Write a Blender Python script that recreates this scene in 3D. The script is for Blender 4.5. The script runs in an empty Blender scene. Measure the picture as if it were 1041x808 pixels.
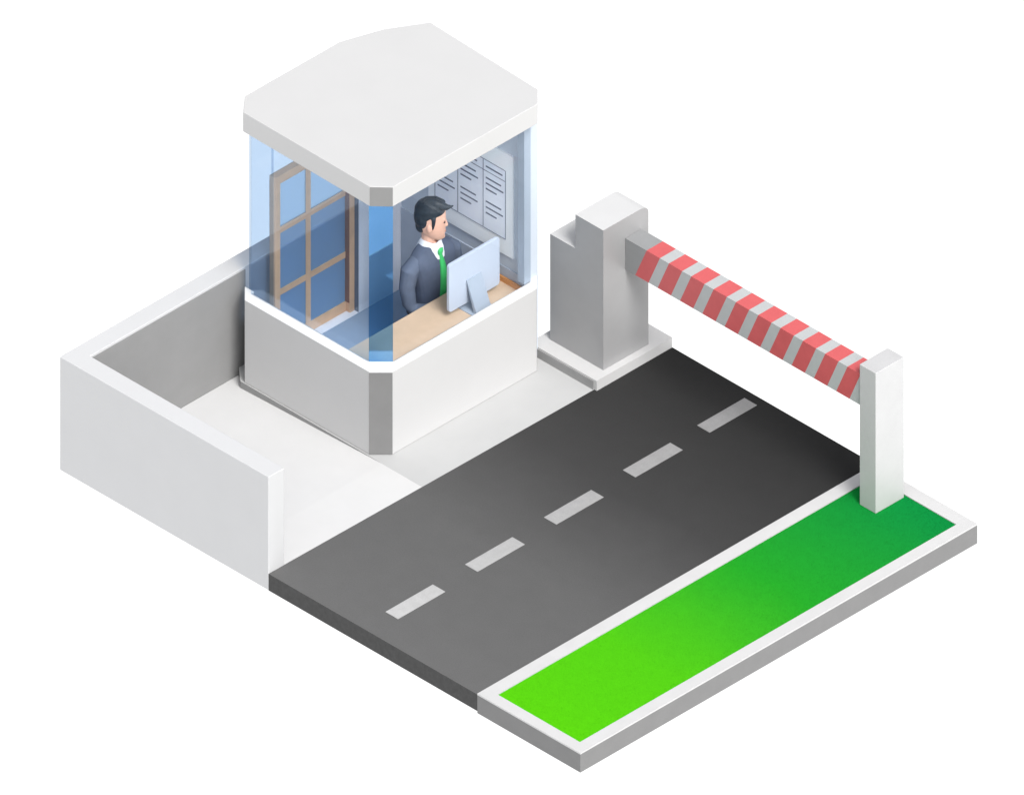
import bpy, bmesh, math, random
from mathutils import Vector, Matrix
random.seed(7)
U = 0.01                      # modelling unit: 1 cm
S = bpy.context.scene
COL = S.collection

# ------------------------------------------------------------------ materials
def lin(c):
    c /= 255.0
    return c / 12.92 if c <= 0.04045 else ((c + 0.055) / 1.055) ** 2.4

def mat(name, rgb, rough=0.6, var=0.04, scale=6.0, bump=0.0, bscale=120.0, metal=0.0, spec=0.3):
    """Principled paint with slight blotchy wear and an optional fine grain."""
    m = bpy.data.materials.new(name); m.use_nodes = True
    nt = m.node_tree; N = nt.nodes; L = nt.links
    p = N['Principled BSDF']
    p.inputs['Roughness'].default_value = rough
    p.inputs['Metallic'].default_value = metal
    p.inputs['Specular IOR Level'].default_value = spec
    tc = N.new('ShaderNodeTexCoord')
    nz = N.new('ShaderNodeTexNoise'); nz.inputs['Scale'].default_value = scale
    nz.inputs['Detail'].default_value = 6; nz.inputs['Roughness'].default_value = 0.6
    L.new(tc.outputs['Object'], nz.inputs['Vector'])
    mr = N.new('ShaderNodeMapRange')
    mr.inputs['From Min'].default_value = 0.3; mr.inputs['From Max'].default_value = 0.7
    mr.inputs['To Min'].default_value = 1 - var; mr.inputs['To Max'].default_value = 1 + var
    L.new(nz.outputs['Fac'], mr.inputs['Value'])
    mx = N.new('ShaderNodeVectorMath'); mx.operation = 'SCALE'
    mx.inputs[0].default_value = rgb
    L.new(mr.outputs['Result'], mx.inputs['Scale'])
    L.new(mx.outputs['Vector'], p.inputs['Base Color'])
    if bump:
        n2 = N.new('ShaderNodeTexNoise'); n2.inputs['Scale'].default_value = bscale
        n2.inputs['Detail'].default_value = 4
        L.new(tc.outputs['Object'], n2.inputs['Vector'])
        b = N.new('ShaderNodeBump'); b.inputs['Strength'].default_value = bump
        b.inputs['Distance'].default_value = 0.004
        L.new(n2.outputs['Fac'], b.inputs['Height'])
        L.new(b.outputs['Normal'], p.inputs['Normal'])
    return m

def ramp_mat(name, stops, y0, y1, rough, var, scale, bump=0.0, bscale=200, grain=0.0):
    """Surface whose own colour changes along its length (worn at one end, fresh at the other)."""
    m = mat(name, (1, 1, 1), rough, var, scale, bump, bscale, spec=0.25)
    nt = m.node_tree; N = nt.nodes; L = nt.links
    tc = next(n for n in N if n.type == 'TEX_COORD')
    sx = N.new('ShaderNodeSeparateXYZ'); L.new(tc.outputs['Object'], sx.inputs[0])
    wob = N.new('ShaderNodeTexNoise'); wob.inputs['Scale'].default_value = 1.3
    L.new(tc.outputs['Object'], wob.inputs['Vector'])
    add = N.new('ShaderNodeMath'); add.operation = 'MULTIPLY_ADD'
    L.new(wob.outputs['Fac'], add.inputs[0]); add.inputs[1].default_value = 0.25
    L.new(sx.outputs['Y'], add.inputs[2])
    mr = N.new('ShaderNodeMapRange')
    mr.inputs['From Min'].default_value = y0 + .12; mr.inputs['From Max'].default_value = y1 + .12
    L.new(add.outputs[0], mr.inputs['Value'])
    cr = N.new('ShaderNodeValToRGB'); e = cr.color_ramp.elements
    while len(e) < len(stops): e.new(0.5)
    for k, (t, c) in enumerate(stops):
        e[k].position = t; e[k].color = (*c, 1)
    L.new(mr.outputs['Result'], cr.inputs['Fac'])
    sc = next(n for n in N if n.type == 'VECT_MATH')
    L.new(cr.outputs['Color'], sc.inputs[0])
    if grain:
        g = N.new('ShaderNodeTexNoise'); g.inputs['Scale'].default_value = 90
        g.inputs['Detail'].default_value = 3
        L.new(tc.outputs['Object'], g.inputs['Vector'])
        gr = N.new('ShaderNodeMapRange')
        gr.inputs['From Min'].default_value = .3; gr.inputs['From Max'].default_value = .7
        gr.inputs['To Min'].default_value = 1 - grain; gr.inputs['To Max'].default_value = 1 + grain
        L.new(g.outputs['Fac'], gr.inputs['Value'])
        s2 = N.new('ShaderNodeVectorMath'); s2.operation = 'SCALE'
        L.new(sc.outputs['Vector'], s2.inputs[0]); L.new(gr.outputs['Result'], s2.inputs['Scale'])
        L.new(s2.outputs['Vector'], N['Principled BSDF'].inputs['Base Color'])
    return m

def glass(name, tint, refl=.04, rc=(.85, .92, 1), rough=.02):
    m = bpy.data.materials.new(name); m.use_nodes = True
    nt = m.node_tree; N = nt.nodes; L = nt.links
    N.remove(N['Principled BSDF'])
    t = N.new('ShaderNodeBsdfTransparent'); t.inputs[0].default_value = (*[c ** 0.5 for c in tint], 1)
    g = N.new('ShaderNodeBsdfGlossy'); g.inputs['Roughness'].default_value = rough
    g.inputs['Color'].default_value = (*rc, 1)
    mx = N.new('ShaderNodeMixShader')
    mx.inputs[0].default_value = refl
    L.new(t.outputs[0], mx.inputs[1]); L.new(g.outputs[0], mx.inputs[2])
    L.new(mx.outputs[0], N['Material Output'].inputs['Surface'])
    return m

M = dict(
    white=mat('white_render', (0.545, 0.545, 0.546), .65, .012, 3, .12, 160),
    wallwhite=mat('boundary_render', (0.537, 0.541, 0.549), .7, .012, 3, .15, 140),
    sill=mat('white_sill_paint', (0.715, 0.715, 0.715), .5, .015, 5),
    ceil=mat('white_ceiling', (.88, .88, .88), .6, .01, 5),
    roofwhite=mat('roof_membrane', (0.520, 0.520, 0.520), .6, .012, 2.5, .08, 90),
    lining_shade=mat('shaded_lining_grey', (0.244, 0.244, 0.244), .8, .03, 4, .3, 110),  # shade of the wall's inner face put into the colour
    corner=mat('grey_corner_panel', (0.203, 0.203, 0.203), .5, .04, 4),
    rooftrim=mat('grey_roof_corner', (.22, .22, .22), .5, .04, 4),
    pad=mat('pale_concrete', (0.447, 0.451, 0.451), .75, .02, 3, .25, 150),
    yard=mat('light_concrete', (0.569, 0.569, 0.569), .75, .02, 2.5, .25, 150),
    step_shade=mat('grey_step_shade', (.27, .27, .27), .75, .06, 5, .2, 120),  # darker grey stands in for contact shade along the booth base
    kerbside=mat('grey_slab_side', (.19, .19, .19), .7, .04, 5, .15, 130),
    kerbtop=mat('white_kerb_paint', (.53, .53, .53), .6, .03, 5, .1, 130),
    plinth=mat('plinth_concrete', (0.537, 0.537, 0.537), .7, .03, 5, .2, 130),
    cabinet=mat('grey_cabinet_paint', (0.309, 0.309, 0.313), .38, .03, 4, spec=.5),
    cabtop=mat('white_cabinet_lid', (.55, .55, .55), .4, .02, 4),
    post=mat('post_paint', (.49, .49, .495), .4, .03, 6),
    armwhite=mat('barrier_white', (.43, .445, .45), .4, .03, 8),
    armred=mat('barrier_red', (.56, .105, .11), .4, .05, 8),
    bracket=mat('grey_bracket', (.27, .275, .28), .4, .04, 8),
    wood=mat('door_wood', (.80, .48, .27), .5, .10, 7),
    darkwood=mat('dark_door_wood', (.24, .075, .035), .5, .08, 9),
    desk=mat('desk_wood', (.60, .45, .32), .5, .07, 5),
    desktrim=mat('orange_wood', (.62, .28, .10), .5, .08, 9),
    slate=mat('slate_floor', (.24, .33, .46), .6, .05, 8),
    dado=mat('slate_wall', (.47, .52, .60), .6, .04, 5),
    inner=mat('blue_grey_wall', (.56, .62, .70), .6, .03, 4),
    postblue=mat('slate_post', (.36, .42, .50), .5, .03, 4),
    pier=mat('lavender_wall', (.88, .91, .98), .6, .03, 4),
    jamb=mat('slate_jamb', (.10, .13, .20), .6, .04, 4),
    paper=mat('board_paper', (.93, .97, 1.0), .6, .015, 5),
    cell=mat('table_cell', (.86, .91, 1.0), .6, .04, 9),
    ink=mat('ink', (.13, .155, .22), .6, .02, 5),
    screen=mat('pale_monitor_shell', (.52, .585, .69), .35, .015, 5),
    black=mat('dark_screen', (.02, .022, .03), .2, .01, 5),
    stand=mat('grey_monitor_stand', (.36, .42, .50), .4, .02, 5),
    suit=mat('charcoal_suit', (.095, .12, .18), .8, .10, 10, .3, 300),
    sleeve=mat('charcoal_suit_lit', (.12, .15, .215), .8, .10, 10, .3, 300),  # same cloth as the suit, lit tone put into the colour
    shirt=mat('white_shirt', (.80, .84, .90), .7, .02, 10),
    tie=mat('green_tie', (.06, .58, .16), .6, .06, 12),
    skin=mat('skin', (.90, .55, .42), .55, .04, 14),
    hair=mat('dark_hair', (.030, .042, .056), .45, .25, 30, .4, 60),
    trousers=mat('dark_trousers', (.04, .045, .06), .8, .05, 10),
    shoe=mat('black_shoe', (.02, .02, .022), .35, .02, 10),
    eye=mat('dark_eye', (.05, .035, .03), .3, .02, 10),
    lip=mat('lip', (.62, .26, .20), .5, .02, 10),
    seatfab=mat('dark_stool', (.05, .055, .065), .7, .05, 10),
    metal=mat('stool_metal', (.45, .46, .48), .3, .02, 10, metal=.8),
)
def L3(r, g, b, k): return (lin(r) * k, lin(g) * k, lin(b) * k)
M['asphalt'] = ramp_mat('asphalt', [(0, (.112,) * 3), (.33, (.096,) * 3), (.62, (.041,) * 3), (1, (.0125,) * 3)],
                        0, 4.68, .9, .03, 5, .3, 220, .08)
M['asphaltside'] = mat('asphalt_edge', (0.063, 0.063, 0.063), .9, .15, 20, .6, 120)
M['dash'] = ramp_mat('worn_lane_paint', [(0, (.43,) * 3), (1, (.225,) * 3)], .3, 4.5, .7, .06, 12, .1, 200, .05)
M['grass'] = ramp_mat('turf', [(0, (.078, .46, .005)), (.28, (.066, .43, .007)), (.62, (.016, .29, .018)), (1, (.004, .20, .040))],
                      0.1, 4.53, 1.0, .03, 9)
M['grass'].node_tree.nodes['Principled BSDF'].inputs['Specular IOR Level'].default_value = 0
M['glass_left'] = glass('blue_glass', (.82, .91, 1.0), .09, (.72, .85, 1))
M['glass_right'] = glass('clear_glass', (.97, .985, 1.0), .015, (.85, .92, 1))
M['glass_corner'] = glass('deep_blue_glass', (.30, .60, .95), .22, (.28, .62, 1))
M['glass_side'] = glass('pale_blue_glass', (.54, .64, .77), .03)
M['glass_door'] = glass('door_glass', (.54, .76, .95), .45, (.50, .72, .92), .9)

# ------------------------------------------------------------------ helpers
def tag(o, label=None, cat=None, group=None, kind=None):
    for k, v in (('label', label), ('category', cat), ('group', group), ('kind', kind)):
        if v: o[k] = v
    return o

def thing(name, loc, label=None, cat=None, group=None, kind=None):
    o = bpy.data.objects.new(name, None); COL.objects.link(o)
    o.location = Vector(loc) * U; o.empty_display_size = .1
    return tag(o, label, cat, group, kind)

class MB:
    """collects solids (in cm, place coordinates) for ONE mesh object"""
    def __init__(s): s.bm = bmesh.new()
    def box(s, x0, x1, y0, y1, z0, z1, mi=0):
        return s.prism([(x0, y0), (x1, y0), (x1, y1), (x0, y1)], z0, z1, mi)
    def prism(s, poly, z0, z1, mi=0, top=None, side=None):
        """poly in plan, counter-clockwise; z1 may be a function of (x,y)"""
        f1 = z1 if callable(z1) else (lambda x, y: z1)
        lo = [s.bm.verts.new((x, y, z0)) for x, y in poly]
        hi = [s.bm.verts.new((x, y, f1(x, y))) for x, y in poly]
        n = len(poly)
        f = s.bm.faces.new(list(reversed(lo))); f.material_index = mi
        f = s.bm.faces.new(hi); f.material_index = mi if top is None else top
        for i in range(n):
            j = (i + 1) % n
            f = s.bm.faces.new((lo[i], lo[j], hi[j], hi[i])); f.material_index = mi if side is None else side
        return s
    def extrude_y(s, poly, y0, y1, mi=0):
        """poly in (x,z)"""
        a = [s.bm.verts.new((x, y0, z)) for x, z in poly]; b = [s.bm.verts.new((x, y1, z)) for x, z in poly]
        n = len(poly); fs = [s.bm.faces.new(a), s.bm.faces.new(list(reversed(b)))]
        for i in range(n):
            j = (i + 1) % n
            fs.append(s.bm.faces.new((a[j], a[i], b[i], b[j])))
        for f in fs: f.material_index = mi
        return s
    def extrude_x(s, poly, x0, x1, mi=0):
        """poly in (y,z)"""
        a = [s.bm.verts.new((x0, y, z)) for y, z in poly]; b = [s.bm.verts.new((x1, y, z)) for y, z in poly]
        n = len(poly); fs = [s.bm.faces.new(list(reversed(a))), s.bm.faces.new(b)]
        for i in range(n):
            j = (i + 1) % n
            fs.append(s.bm.faces.new((a[i], a[j], b[j], b[i])))
        for f in fs: f.material_index = mi
        return s
    def rings(s, rings, mi=0, caps=True):
        """loft through lists of points"""
        vs = [[s.bm.verts.new(p) for p in r] for r in rings]
        n = len(vs[0])
        for a, b in zip(vs, vs[1:]):
            for i in range(n):
                j = (i + 1) % n
                s.bm.faces.new((a[i], a[j], b[j], b[i])).material_index = mi
        if caps:
            s.bm.faces.new(list(reversed(vs[0]))).material_index = mi
            s.bm.faces.new(vs[-1]).material_index = mi
        return s
    def tube(s, pts, rad, n=14, mi=0):
        pts = [Vector(p) for p in pts]; R = []
        prev = None
        for i, p in enumerate(pts):
            d = (pts[min(i + 1, len(pts) - 1)] - pts[max(i - 1, 0)]).normalized()
            if prev is None:
                a = d.orthogonal().normalized()
            else:
                a = (prev - d * prev.dot(d)).normalized()
            prev = a; b = d.cross(a)
            R.append([tuple(p + (a * math.cos(2 * math.pi * k / n) + b * math.sin(2 * math.pi * k / n)) * rad[i]) for k in range(n)])
        return s.rings(R, mi)
    def limb(s, pts, rad, n=14, mi=0):
        """tube with rounded ends"""
        s.tube(pts, rad, n, mi)
        s.ball(pts[0], (rad[0],) * 3, mi=mi); s.ball(pts[-1], (rad[-1],) * 3, mi=mi)
        return s
    def ball(s, c, r, n=16, rot=None, mi=0):
        mt = Matrix.Translation(c) @ (rot or Matrix()) @ Matrix.Diagonal((*r, 1))
        g = bmesh.ops.create_uvsphere(s.bm, u_segments=n, v_segments=n // 2 + 2, radius=1, matrix=mt)
        return s
    def build(s, name, mats, parent=None, bevel=0, smooth=False, remesh=0, sm_it=0):
        root = Vector((0, 0, 0)); q = parent
        while q is not None: root += q.location; q = q.parent
        if bevel:
            bmesh.ops.remove_doubles(s.bm, verts=s.bm.verts, dist=1e-5)
        bmesh.ops.recalc_face_normals(s.bm, faces=s.bm.faces)
        bmesh.ops.scale(s.bm, vec=(U, U, U), verts=s.bm.verts)
        bmesh.ops.translate(s.bm, vec=-root, verts=s.bm.verts)
        me = bpy.data.meshes.new(name); s.bm.to_mesh(me); s.bm.free()
        if not isinstance(mats, (list, tuple)): mats = [mats]
        o = bpy.data.objects.new(name, me); COL.objects.link(o)
        if parent is not None: o.parent = parent
        if remesh:
            r = o.modifiers.new('r', 'REMESH'); r.mode = 'VOXEL'; r.voxel_size = remesh * U
            if sm_it:
                k = o.modifiers.new('s', 'SMOOTH'); k.iterations = sm_it; k.factor = .5
            dg = bpy.context.evaluated_depsgraph_get()
            nm = bpy.data.meshes.new_from_object(o.evaluated_get(dg))
            o.modifiers.clear(); o.data = nm; nm.name = name; smooth = True
        for m in mats: o.data.materials.append(m)
        if smooth:
            o.data.polygons.foreach_set('use_smooth', [True] * len(o.data.polygons))
        if bevel:
            b = o.modifiers.new('edge', 'BEVEL'); b.width = bevel * U; b.segments = 2
            b.limit_method = 'ANGLE'; b.angle_limit = math.radians(35)
        return o

# ------------------------------------------------------------------ setting: road, yard, pad, verge
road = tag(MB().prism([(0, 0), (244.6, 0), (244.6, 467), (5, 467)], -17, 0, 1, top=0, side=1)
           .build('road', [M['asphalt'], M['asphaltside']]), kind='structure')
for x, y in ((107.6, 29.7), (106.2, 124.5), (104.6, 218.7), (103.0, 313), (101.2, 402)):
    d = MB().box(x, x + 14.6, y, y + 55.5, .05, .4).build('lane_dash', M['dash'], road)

slope = lambda x, y: min(-.05, (x + 45) / 170 * 7.0)
yard = tag(MB().prism([(-226.8, 18.7), (-45, 18.7), (-45, 178.48), (-212, 178.98), (-226.78, 192)], -17, slope)
           .prism([(-45, 18.7), (-.3, 18.7), (1.9, 178.28), (-45, 178.48)], -17, slope)
           .build('courtyard', M['yard']), kind='structure')
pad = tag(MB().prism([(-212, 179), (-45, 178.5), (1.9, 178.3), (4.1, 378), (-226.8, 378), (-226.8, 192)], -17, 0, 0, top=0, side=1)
          .build('booth_pavement', [M['pad'], M['step_shade']]), kind='structure')  # side faces carry the contact shade in their colour

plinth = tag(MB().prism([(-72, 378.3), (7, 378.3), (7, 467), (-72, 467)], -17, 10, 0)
             .box(-72, 3.5, 377.2, 378.2, .05, 8.6, 1).build('barrier_island', [M['plinth'], M['step_shade']]), kind='structure')  # thin strip paints the island's front face in the shade grey

verge = thing('verge', (306, 233, 0), kind='structure')
vb = MB()
vb.prism([(245, 0), (366, 0), (366, 466), (245, 466)], -19, -.6, 1)
vb.build('slab', [M['kerbtop'], M['kerbside']], verge)
kb = MB()
O = [(245, 0), (366, 0), (366, 466), (245, 466)]; I = [(258, 11), (354.5, 11), (354.5, 453), (258, 453)]
for i in range(4):
    j = (i + 1) % 4
    kb.prism([O[i], O[j], I[j], I[i]], -.6, .9, 0)
bmesh.ops.remove_doubles(kb.bm, verts=kb.bm.verts, dist=1e-4)
kb.build('kerb', M['kerbtop'], verge)

def turf():
    b = MB(); b.box(258.3, 354.2, 11.3, 452.7, -.55, .35)
    bm = b.bm; rnd = random.random
    for i in range(46000):
        x = 258.6 + rnd() * 95.3; y = 11.6 + rnd() * 440.8
        if 276 < x < 297 and 416 < y < 450: continue
        a = rnd() * 6.283; w = .22 + rnd() * .16; h = .2 + rnd() * .35
        lx = math.cos(a + 1.57) * h * (.5 + rnd()); ly = math.sin(a + 1.57) * h * (.5 + rnd())
        dx = math.cos(a) * w; dy = math.sin(a) * w
        v = [bm.verts.new((x - dx, y - dy, .3)), bm.verts.new((x + dx, y + dy, .3)), bm.verts.new((x + lx, y + ly, .3 + h))]
        bm.faces.new(v)
    me = bpy.data.meshes.new('grass')
    bmesh.ops.scale(bm, vec=(U, U, U), verts=bm.verts); bm.to_mesh(me); bm.free()
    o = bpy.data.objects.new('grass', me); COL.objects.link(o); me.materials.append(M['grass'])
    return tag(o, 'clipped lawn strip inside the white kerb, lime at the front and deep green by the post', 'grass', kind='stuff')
turf()

# ------------------------------------------------------------------ boundary wall
bw = thing('boundary_wall', (-236, 9, -17), 'low white L-shaped boundary wall round the courtyard beside the booth', 'wall')
w = MB().prism([(-245, 0), (0, 0), (0, 18.5), (-227.8, 18.5), (-227.8, 379), (-245, 379)], -17, 98)
w.build('wall', M['wallwhite'], bw, bevel=.6)
MB().box(-227.8, -227.0, 18.7, 200, -16, 95.5).build('shade_lining', M['lining_shade'], bw)  # thin dark sheet painting shade onto the inner face

# ------------------------------------------------------------------ guard booth
gb = thing('guard_booth', (-135, 280, 0), 'white security booth with flat overhanging roof and blue glass on three sides', 'booth')
P = 84
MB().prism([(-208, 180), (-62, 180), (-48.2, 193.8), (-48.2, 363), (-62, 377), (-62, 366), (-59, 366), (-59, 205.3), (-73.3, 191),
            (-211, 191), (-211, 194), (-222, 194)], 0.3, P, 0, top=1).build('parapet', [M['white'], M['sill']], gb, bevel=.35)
MB().box(-222, -211, 194.2, 222.6, .3, 50).build('sun_block_panel', M['white'], gb)  # unseen panel added to stop sunlight striking the wall behind
# grey panel on the cut corner
n = Vector((1, -1, 0)).normalized()
c0, c1 = Vector((-62, 180, 0)), Vector((-48.2, 193.8, 0))
q = [c0 + n * .1, c1 + n * .1, c1 + n * .5, c0 + n * .5]
MB().prism([(q[0].x, q[0].y), (q[3].x, q[3].y), (q[2].x, q[2].y), (q[1].x, q[1].y)], .4, P - .9).build('corner_panel', M['corner'], gb)
MB().prism([(-210.5, 191.3), (-73.6, 191.3), (-59.3, 205.6), (-59.3, 366.5), (-210.5, 366.5)], .2, 1.6).build('floor', M['slate'], gb)
MB().box(-223.5, -210.8, 222.8, 316.6, .2, 1.9).build('door_sill', M['pier'], gb)
# rear wall, dado, corner post, pier beside the door
MB().box(-211, -62, 367, 378, .2, 254).build('rear_wall', M['inner'], gb)
MB().box(-210.7, -67.2, 366, 366.9, 1.7, P).build('dado', M['dado'], gb)
MB().box(-67, -59.3, 359.5, 366.9, P, 254).build('corner_post', M['postblue'], gb)
MB().box(-222, -211, 317, 378, .2, 254, 0).build('pier', M['pier'], gb)
MB().box(-221.5, -211.2, 316.3, 316.9, 1.9, 254).build('jamb_lining', M['jamb'], gb)
# glazing
def pane(name, a, b, z0, z1, m, t=.9):
    a = Vector((*a, 0)); b = Vector((*b, 0)); d = (b - a).normalized(); nn = Vector((d.y, -d.x, 0)) * t / 2
    return MB().prism([tuple((a + nn)[:2]), tuple((b + nn)[:2]), tuple((b - nn)[:2]), tuple((a - nn)[:2])], z0, z1).build(name, m, gb)
pane('window_pane', (-210.3, 190.3), (-73.3, 190.3), P, 253.85, M['glass_left'])
pane('window_pane', (-72.9, 190.6), (-58.7, 204.8), P, 253.85, M['glass_corner'])
pane('window_pane', (-58.4, 205.2), (-58.4, 366.5), P, 253.85, M['glass_right'])
pane('side_pane', (-217, 194.6), (-217, 222.5), 50, 253.85, M['glass_side'])
pane('side_pane', (-219.5, 223.2), (-219.5, 316.2), 184.5, 253.85, M['glass_side'])
# door: deep timber frame with a leaf of glazing bars
dr = MB()
dr.box(-222, -215, 223, 229, 2, 176).box(-222, -215, 310.5, 316, 2, 176).box(-222, -215, 223, 316, 176, 182.5)
door = dr.build('door', M['wood'], gb, bevel=.3)
dl = MB()
dl.box(-221.6, -219.2, 229.2, 310.2, 2.2, 12).box(-221.6, -219.2, 229.2, 310.2, 170, 175.8)
dl.box(-221.4, -219.4, 263.5, 269, 12, 170)
for z in (56.5, 119.5): dl.box(-221.4, -219.4, 229.3, 263.4, z, z + 6).box(-221.4, -219.4, 269.1, 310.1, z, z + 6)
dl.build('glazing_bars', M['wood'], door)
MB().box(-221.2, -215.5, 309.7, 310.4, 12.2, 175.6).build('reveal', M['darkwood'], door)
MB().box(-220.6, -220.0, 229.3, 309.6, 12.1, 169.9).build('pane', M['glass_door'], door)
h = MB(); h.box(-219.0, -216.4, 231.0, 233.4, 88, 91).box(-217.2, -216.2, 231.0, 242, 88.5, 90.5)
# roof
roofpoly = [(-210, 180), (-60, 178.5), (-45.7, 192), (-45.2, 361), (-60, 376), (-191, 381), (-211.5, 346.6), (-224.5, 307.8), (-225, 197)]
rf = MB().prism(roofpoly, 254, 274).build('roof', M['roofwhite'], gb, bevel=.5)
MB().prism([(-208, 184), (-63, 184), (-52, 195), (-52, 359), (-208, 376)], 253.95, 253.99).build('ceiling', M['ceil'], gb)
a, b_ = Vector((-60, 178.5, 0)), Vector((-45.7, 192, 0)); d = (b_ - a).normalized(); nn = Vector((d.y, -d.x, 0))
qq = [a + nn * .1 + d * .3, a + nn * .6 + d * .3, b_ + nn * .6 - d * .3, b_ + nn * .1 - d * .3]
MB().prism([(v.x, v.y) for v in qq], 254.4, 273.3).build('corner_trim', M['rooftrim'], rf)

# ------------------------------------------------------------------ furniture in the booth
dk = thing('desk', (-85, 280, 1.6), 'long light wood counter desk along the right hand window of the booth', 'desk')
MB().prism([(-111, 192.5), (-73.8, 192.5), (-60, 206.3), (-60, 359.0), (-67.6, 359.0), (-67.6, 365.6), (-111, 365.6)], 66, 70).build('desktop', M['desk'], dk, bevel=.2)
MB().box(-106, -68, 194.5, 197.5, 1.7, 66).build('side_panel', M['desk'], dk)
MB().box(-106, -68, 362, 365, 1.7, 66).build('side_panel', M['desk'], dk)
MB().box(-65, -62.5, 208, 361.5, 20, 66).build('back_panel', M['desk'], dk)
MB().box(-106, -67.8, 363.6, 365.5, 70, 75).build('backboard', M['desktrim'], dk)

mo = thing('monitor', (-80, 322, 70), 'pale flat computer monitor on a slanted foot, its back to the window', 'monitor')
def rrect(y0, y1, z0, z1, r, k=5):
    out = []
    for cy, cz, a0 in ((y1 - r, z0 + r, -90), (y1 - r, z1 - r, 0), (y0 + r, z1 - r, 90), (y0 + r, z0 + r, 180)):
        for i in range(k + 1):
            t = math.radians(a0 + 90 * i / k); out.append((cy + r * math.cos(t), cz + r * math.sin(t)))
    return out
MB().extrude_x(rrect(294, 353.5, 76.5, 124.5, 3), -85, -82).build('shell', M['screen'], mo, bevel=.4)
MB().extrude_x(rrect(296.5, 351, 79.5, 122, 1), -85.5, -85.05).build('screen', M['black'], mo)
sb = MB().extrude_y([(-82.2, 100), (-81.2, 100), (-69.5, 70.9), (-73, 70.9)], 314, 331)
sb.box(-92, -69.5, 311, 334, 70.05, 70.85)
sb.build('stand', M['stand'], mo)

nb = thing('notice_board', (-128, 366, 97), 'pale notice sheet ruled in columns of short lines, hung on the rear wall', 'notice board')
MB().box(-177.6, -78.6, 365.2, 366.95, 97.5, 200.5).build('sheet', M['paper'], nb)
cells = MB()
cx = [-169.4, -142.6, -112.8, -86.6]
cells.box(cx[0], cx[3], 364.9, 365.15, 113.8, 183.2)
cells.build('ruled_area', M['cell'], nb)
ink = MB()
for x in cx: ink.box(x - .25, x + .25, 364.6, 364.85, 113.8, 183.2)
for z in (113.8, 172.2, 183.2):
    for x0, x1 in zip(cx, cx[1:]): ink.box(x0 + .4, x1 - .4, 364.6, 364.85, z - .22, z + .22)
for x0 in cx[:3]:
    for z, l in ((176.9, 19.4), (165.5, 17.8), (159.8, 20.5), (154.2, 12.5), (141.4, 18), (135.6, 20), (129.9, 12.5)):
        ink.box(x0 + 3.2, x0 + 3.2 + l, 364.6, 364.85, z - .65, z + .65)
ink.build('printing', M['ink'], nb)

st = thing('stool', (-136, 323, 1.6), 'dark round stool under the seated guard behind the desk', 'stool')
def disc(b, cx_, cy_, r, z0, z1, n=32):
    return b.prism([(cx_ + r * math.cos(2 * math.pi * i / n), cy_ + r * math.sin(2 * math.pi * i / n)) for i in range(n)], z0, z1)
disc(MB(), -136, 323, 18, 37, 43).build('seat', M['seatfab'], st, bevel=1.5)
disc(MB(), -136, 323, 2.5, 4, 37).build('column', M['metal'], st)
disc(MB(), -136, 323, 16, 1.7, 4).build('base', M['metal'], st, bevel=.5)

# ------------------------------------------------------------------ person
px, py = -131.5, 323.0
pe = thing('person', (px, py, 1.6), 'seated person in charcoal suit and green tie, dark swept hair, looking aside over the monitor', 'person')
def W(f, l, z): return (px + f, py + l, z)          # f forward (+x), l to the person's left (+y)
def ell(cf, cl, z, rf_, rl, n=24, yaw=0.0, p=2.3):
    out = []
    for i in range(n):
        t = 2 * math.pi * i / n; c, s_ = math.cos(t), math.sin(t)
        f = rf_ * math.copysign(abs(c) ** (2 / p), c); l = rl * math.copysign(abs(s_) ** (2 / p), s_)
        out.append(W(cf + f, cl + l, z))
    return out
TOR = [(43, -1, 13, 18), (50, 0, 13.5, 18.5), (60, 1.5, 13, 18), (72, 2, 13, 19), (84, 1.8, 12.6, 21), (94, 1, 11.8, 23), (100, .2, 10.5, 23), (104.5, -.4, 9, 20), (108, -1, 7.8, 14), (110.5, -1, 6.8, 9)]
def torso(b, g):
    b.rings([ell(cf, 0, z, rf_ + g, rl + g) for z, cf, rf_, rl in TOR]); return b
ARM = {}
for sgn in (-1, 1):
    ARM[sgn] = [W(-.5, 18.0 * sgn, 98.0), W(-1.2, 24.8 * sgn, 92), W(-1, 28 * sgn, 76), W(1, 27 * sgn, 61), W(5, 25 * sgn, 56), W(15, 19 * sgn, 58), W(22, 14 * sgn, 60.0)]
AR = [6.6, 7.6, 6.6, 5.8, 5.4, 4.6, 3.6]
LEG = {s_: [W(0, 8 * s_, 51), W(20, 9 * s_, 51.5), W(43, 10 * s_, 50), W(46, 10 * s_, 45), W(45, 10 * s_, 25), W(44, 10 * s_, 9)] for s_ in (-1, 1)}
LR = [9, 8.5, 7, 6.4, 5.2, 3.6]
HZ = 114                                            # chin height
yaw = math.radians(45)
hx, hy = math.cos(yaw), math.sin(yaw)
def Hd(f, l, z): return (px - 1 + f * hx - l * hy, py + f * hy + l * hx, HZ + z)
HR = Matrix.Rotation(yaw, 4, 'Z')
HEAD = [(-.5, 6, 4, 3.5), (1, 5, 6.3, 5.2), (4, 3.2, 8.6, 7.2), (8, 1.6, 10.6, 8.8), (13, .6, 11.8, 10), (19, 0, 12.6, 10.6), (26, -.3, 12.8, 10.8), (31, -.6, 11.6, 9.8), (35, -1, 8.6, 7.4), (37.3, -1, 4, 3.6)]
def hring(z, cf, d, wv, n=28):
    return [Hd(cf + d * math.cos(2 * math.pi * i / n), wv * math.sin(2 * math.pi * i / n), z) for i in range(n)]
body = MB()
torso(body, -1.2)
body.limb([W(-1, 0, 100), Hd(-2, 0, -3), Hd(-1.5, 0, 8)], [6.6, 6.0, 6.2])
body.rings([hring(*r) for r in HEAD])
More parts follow.
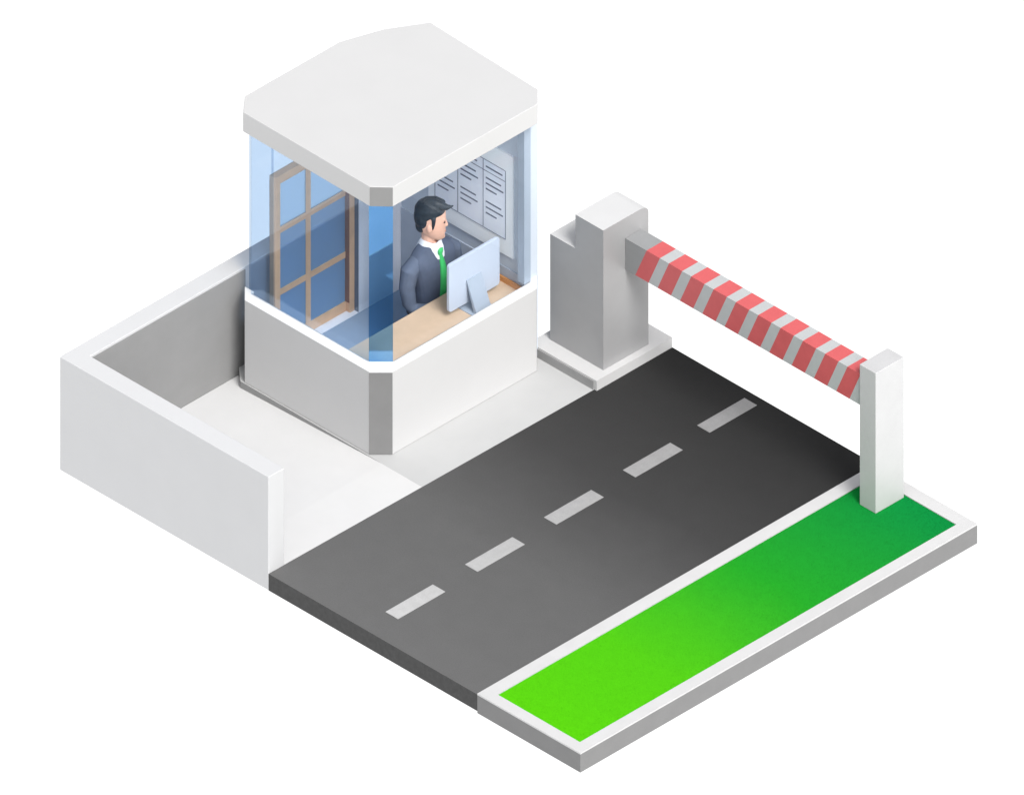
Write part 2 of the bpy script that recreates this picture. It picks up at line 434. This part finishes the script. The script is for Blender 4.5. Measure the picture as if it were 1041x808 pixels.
body.limb([Hd(11.2, 0, 20), Hd(12.0, 0, 16), Hd(12.6, 0, 13)], [1.2, 1.6, 1.8])     # nose
body.ball(Hd(10.8, 0, 7.2), (1.6, 2.8, 1.3), rot=HR); body.ball(Hd(9.6, 0, 1.6), (2.4, 2.8, 2.2), rot=HR)   # lips, chin
body.ball(Hd(11.0, 0, 21.6), (1.6, 6.5, 1.5), rot=HR)                                    # brow
for s_ in (-1, 1):
    body.ball(Hd(-1.2, 10.9 * s_, 15.5), (2.3, 1.1, 3.8), rot=HR)                        # ears
    body.limb(ARM[s_], [r - 1.0 for r in AR])
    body.limb(LEG[s_], [r - .8 for r in LR])
    wr = Vector(ARM[s_][-1]); pal = Vector(W(30, 10.5 * s_, 59.6))
    body.tube([wr, (wr + pal) / 2, pal], [2.7, 3.4, 3.3])
    fw = (pal - wr).normalized(); sd = Vector((0, 0, 1)).cross(fw) * -s_
    for k, ln in enumerate((5.6, 6.8, 7.2, 6.4)):        # four fingers, curled over the thigh
        r0 = pal + sd * (k - 1.5) * 2.15
        body.limb([r0 - fw * 1.5, r0 + fw * ln * .5 + Vector((0, 0, .5)), r0 + fw * ln * .85 + Vector((0, 0, -.8)), r0 + fw * ln + Vector((0, 0, -2.4))], [1.05, .95, .85, .7], 8)
    body.limb([wr + fw * 2 - sd * -2.2, wr + fw * 5 + sd * 4.6, wr + fw * 8.5 + sd * 5.6], [1.3, 1.15, .95], 8)
    body.limb([W(43, 10 * s_, 8), W(48, 10.5 * s_, 6), W(60, 12 * s_, 4.6)], [3.2, 3.0, 2.4])
bo = body.build('body', M['skin'], pe, remesh=.5, sm_it=3)

jk = MB(); torso(jk, .4)
jk.build('jacket', M['suit'], pe, remesh=.6, sm_it=5)
for s_ in (-1, 1):
    MB().limb(ARM[s_], [r + .35 for r in AR]).build('sleeve', M['sleeve'], pe, remesh=.6, sm_it=4)
    MB().limb(LEG[s_], [r + .3 for r in LR]).build('trouser_leg', M['trousers'], pe, remesh=.6, sm_it=2)
    sh = MB(); sh.limb([W(42.5, 10 * s_, 6.2), W(49, 10.6 * s_, 5.4), W(61, 12 * s_, 4.8)], [4.3, 3.9, 3.1]).build('shoe', M['shoe'], pe, remesh=.6, sm_it=2)
# shirt collar, two wings that meet at the tie
col = MB(); R = []
for z, r, fo, drop in ((105.4, 11.8, 0, 4.4), (109.0, 10.2, 0, 3.0), (114.0, 7.4, -.3, 1.4)):
    ring = []
    for i in range(28):
        t = 2 * math.pi * i / 28
        fr = max(0, math.cos(t)) ** 2
        ring.append(W(-1 + fo + r * math.cos(t) * (1 + .10 * fr), r * 1.06 * math.sin(t), z - drop * fr * 1.5))
    R.append(ring)
inner = [[W(-1 + (p[0] - px + 1) * .86, (p[1] - py) * .86, p[2] + .15) for p in r] for r in reversed(R)]
col.rings(R + inner, caps=False)
col.build('collar', M['shirt'], pe, smooth=True)
# tie: knot then a blade that widens downwards, following the chest
def front(z):
    for (z0, c0_, r0, _), (z1, c1_, r1, _) in zip(TOR, TOR[1:]):
        if z0 <= z <= z1:
            t = (z - z0) / (z1 - z0); return c0_ + r0 + (c1_ + r1 - c0_ - r0) * t
    return TOR[-1][1] + TOR[-1][2]
tb = MB(); R = []
for z, hw in ((108.5, 2.6), (105, 3.2), (102, 2.2), (94, 3.2), (84, 4.3), (72, 5.2), (62, 5.6), (56, 1.0)):
    f = max(front(z), 10.2 if z > 99 else 0) + .3
    R.append([W(f, -hw, z), W(f + .9, -hw * .5, z), W(f + 1.2, 0, z), W(f + .9, hw * .5, z), W(f, hw, z), W(f - 1, 0, z)])
tb.rings(R).build('tie', M['tie'], pe, smooth=True)
# hair: cap, nape, side burns and a swept forelock
hb = MB()
hb.rings([hring(z, cf, d, wv) for z, cf, d, wv in ((24, -4.6, 8.6, 10.9), (27, -.9, 12.9, 11.2), (31, -.8, 12.7, 10.8), (35, -1.0, 10.2, 8.8), (37.8, -1.2, 6.2, 5.4), (38.8, -1.2, 2.3, 2.0))])
hb.ball(Hd(-5.6, 0, 22), (8.8, 10.9, 12), rot=HR)
hb.ball(Hd(-8.0, 0, 13), (5.0, 8.0, 6.5), rot=HR)
for s_ in (-1, 1):
    hb.limb([Hd(2.4, 10.3 * s_, 25), Hd(2.2, 10.6 * s_, 20), Hd(1.6, 10.4 * s_, 15)], [2.0, 1.5, .8])
hb.limb([Hd(-3, -2, 36.5), Hd(4, -3, 36.5), Hd(9.5, -3.6, 34.2), Hd(13.5, -4.2, 33.4), Hd(17.2, -4.8, 34.6), Hd(19, -5, 36)], [3.4, 4.2, 4.0, 2.6, 1.2, .4])
hb.limb([Hd(-3, 2.5, 36), Hd(4, 3.5, 35), Hd(9.5, 4.2, 32.5)], [3.4, 3.8, 2.8])
hb.build('hair', M['hair'], pe, remesh=.6, sm_it=4)
for s_ in (-1, 1):
    MB().ball(Hd(11.2, 4.6 * s_, 18.6), (.9, 1.5, .8), rot=HR).build('eye', M['eye'], pe, smooth=True)
MB().ball(Hd(11.9, 0, 7.2), (.7, 2.4, .6), rot=HR).build('mouth', M['lip'], pe, smooth=True)

# ------------------------------------------------------------------ barrier and rest post
br = thing('barrier_gate', (-31, 419, 10), 'lowered road barrier with red and white striped arm on a stepped grey cabinet', 'barrier')
yb0, yb1 = 393, 446
cb = MB()
def rounded(y0, y1, z0, z1, r):
    return [(y0, z0), (y1, z0)] + [(y1 - r + r * math.cos(math.radians(t)), z1 - r * .7 + r * .7 * math.sin(math.radians(t))) for t in range(0, 91, 15)] + [(y0, z1)]
cb.box(-62.5, -32.8, yb0, yb1, 10.1, 117.5)
cb.extrude_x(rounded(yb0, yb1, 10.1, 152, 10), -32.8, 0)
cb.bm.normal_update(); bmesh.ops.recalc_face_normals(cb.bm, faces=cb.bm.faces)
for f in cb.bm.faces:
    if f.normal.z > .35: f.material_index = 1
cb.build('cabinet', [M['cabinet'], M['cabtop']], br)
# arm cut at every stripe boundary
A0, A1, AY0, AY1, AZ0, AZ1 = .2, 276.4, 418.6, 437.6, 100, 131.5
SL = 13.3
ar = MB(); bm = ar.bm
cuts = [A0]
for i in range(10):
    for c in (25.2 + 26.2 * i, 25.2 + 26.2 * i + 15.6):
        cuts.append(c)
secs = []
for k, c in enumerate(cuts + [A1 + SL]):
    lo = max(A0, min(A1, c - SL)) if k else A0
    hi = max(A0, min(A1, c))
    secs.append([bm.verts.new(v) for v in ((lo, AY0, AZ0), (lo, AY1, AZ0), (hi, AY1, AZ1), (hi, AY0, AZ1))])
for k, (p_, q_) in enumerate(zip(secs, secs[1:])):
    red = k % 2 == 1
    mi = 2 if k == 0 else int(red)
    for i in range(4):
        j = (i + 1) % 4
        f = bm.faces.new((p_[i], p_[j], q_[j], q_[i])); f.material_index = mi
bm.faces.new(secs[0]); bm.faces.new(list(reversed(secs[-1])))
bmesh.ops.dissolve_degenerate(bm, dist=1e-4, edges=bm.edges)
ar.build('striped_arm', [M['armwhite'], M['armred'], M['bracket']], br)

po = thing('rest_post', (287, 433, .4), 'square white post on the lawn, catching the free end of the striped arm', 'post')
MB().box(277, 296, 416.8, 450, .36, 143).build('shaft', M['post'], po, bevel=.5)

# ------------------------------------------------------------------ camera
cx0 = (520.5 - 273) / .8660254; cy0 = 2 * (404 - 583)
cen = Vector(((cx0 + cy0) / 2, (cx0 - cy0) / 2, 0)) * U
cam = bpy.data.cameras.new('camera'); cam.type = 'ORTHO'
cam.ortho_scale = 1041 / (100 * math.sqrt(1.5)); cam.clip_end = 200
co = bpy.data.objects.new('camera', cam); COL.objects.link(co)
co.location = cen + Vector((1, -1, 1)).normalized() * 30
co.rotation_euler = (math.atan(math.sqrt(2)), 0, math.radians(45))
S.camera = co

# ------------------------------------------------------------------ light
sun_dir = Vector((.60, -.18, .77)).normalized()       # towards the sun
sl = bpy.data.lights.new('sun', 'SUN'); sl.energy = 2.0; sl.angle = math.radians(22); sl.color = (1, .985, .965)
so = bpy.data.objects.new('sun', sl); COL.objects.link(so)
so.rotation_euler = sun_dir.to_track_quat('Z', 'Y').to_euler(); so.location = (8, 0, 8)

w_ = bpy.data.worlds.new('World'); S.world = w_; w_.use_nodes = True
N = w_.node_tree.nodes; L = w_.node_tree.links
# pale hazy daylight above the horizon, white snow-bright surroundings below it
bg = N['Background']; bg.inputs['Color'].default_value = (1, 1, 1, 1); bg.inputs['Strength'].default_value = 1.0
sky = N.new('ShaderNodeTexSky'); sky.sky_type = 'NISHITA'; sky.sun_disc = False
sky.sun_elevation = math.asin(sun_dir.z); sky.sun_rotation = math.atan2(sun_dir.x, sun_dir.y)
sky.dust_density = 4; sky.air_density = 1
hs = N.new('ShaderNodeHueSaturation'); hs.inputs['Saturation'].default_value = .18
L.new(sky.outputs[0], hs.inputs['Color'])
b2 = N.new('ShaderNodeBackground'); b2.inputs['Strength'].default_value = .145
L.new(hs.outputs[0], b2.inputs['Color'])
tc = N.new('ShaderNodeTexCoord'); sx = N.new('ShaderNodeSeparateXYZ'); L.new(tc.outputs['Generated'], sx.inputs[0])
mr = N.new('ShaderNodeMapRange'); mr.inputs['From Min'].default_value = -.03; mr.inputs['From Max'].default_value = .06
L.new(sx.outputs['Z'], mr.inputs['Value'])
ad = N.new('ShaderNodeMixShader'); L.new(mr.outputs['Result'], ad.inputs[0])
L.new(bg.outputs[0], ad.inputs[1]); L.new(b2.outputs[0], ad.inputs[2])
L.new(ad.outputs[0], N['World Output'].inputs['Surface'])

vs = S.view_settings
vs.view_transform = 'Standard'; vs.look = 'None'; vs.exposure = 0.3; vs.gamma = 1; vs.use_curve_mapping = False
S.cycles.use_denoising = True
S.cycles.transparent_max_bounces = 16
S.cycles.max_bounces = 12; S.cycles.diffuse_bounces = 8
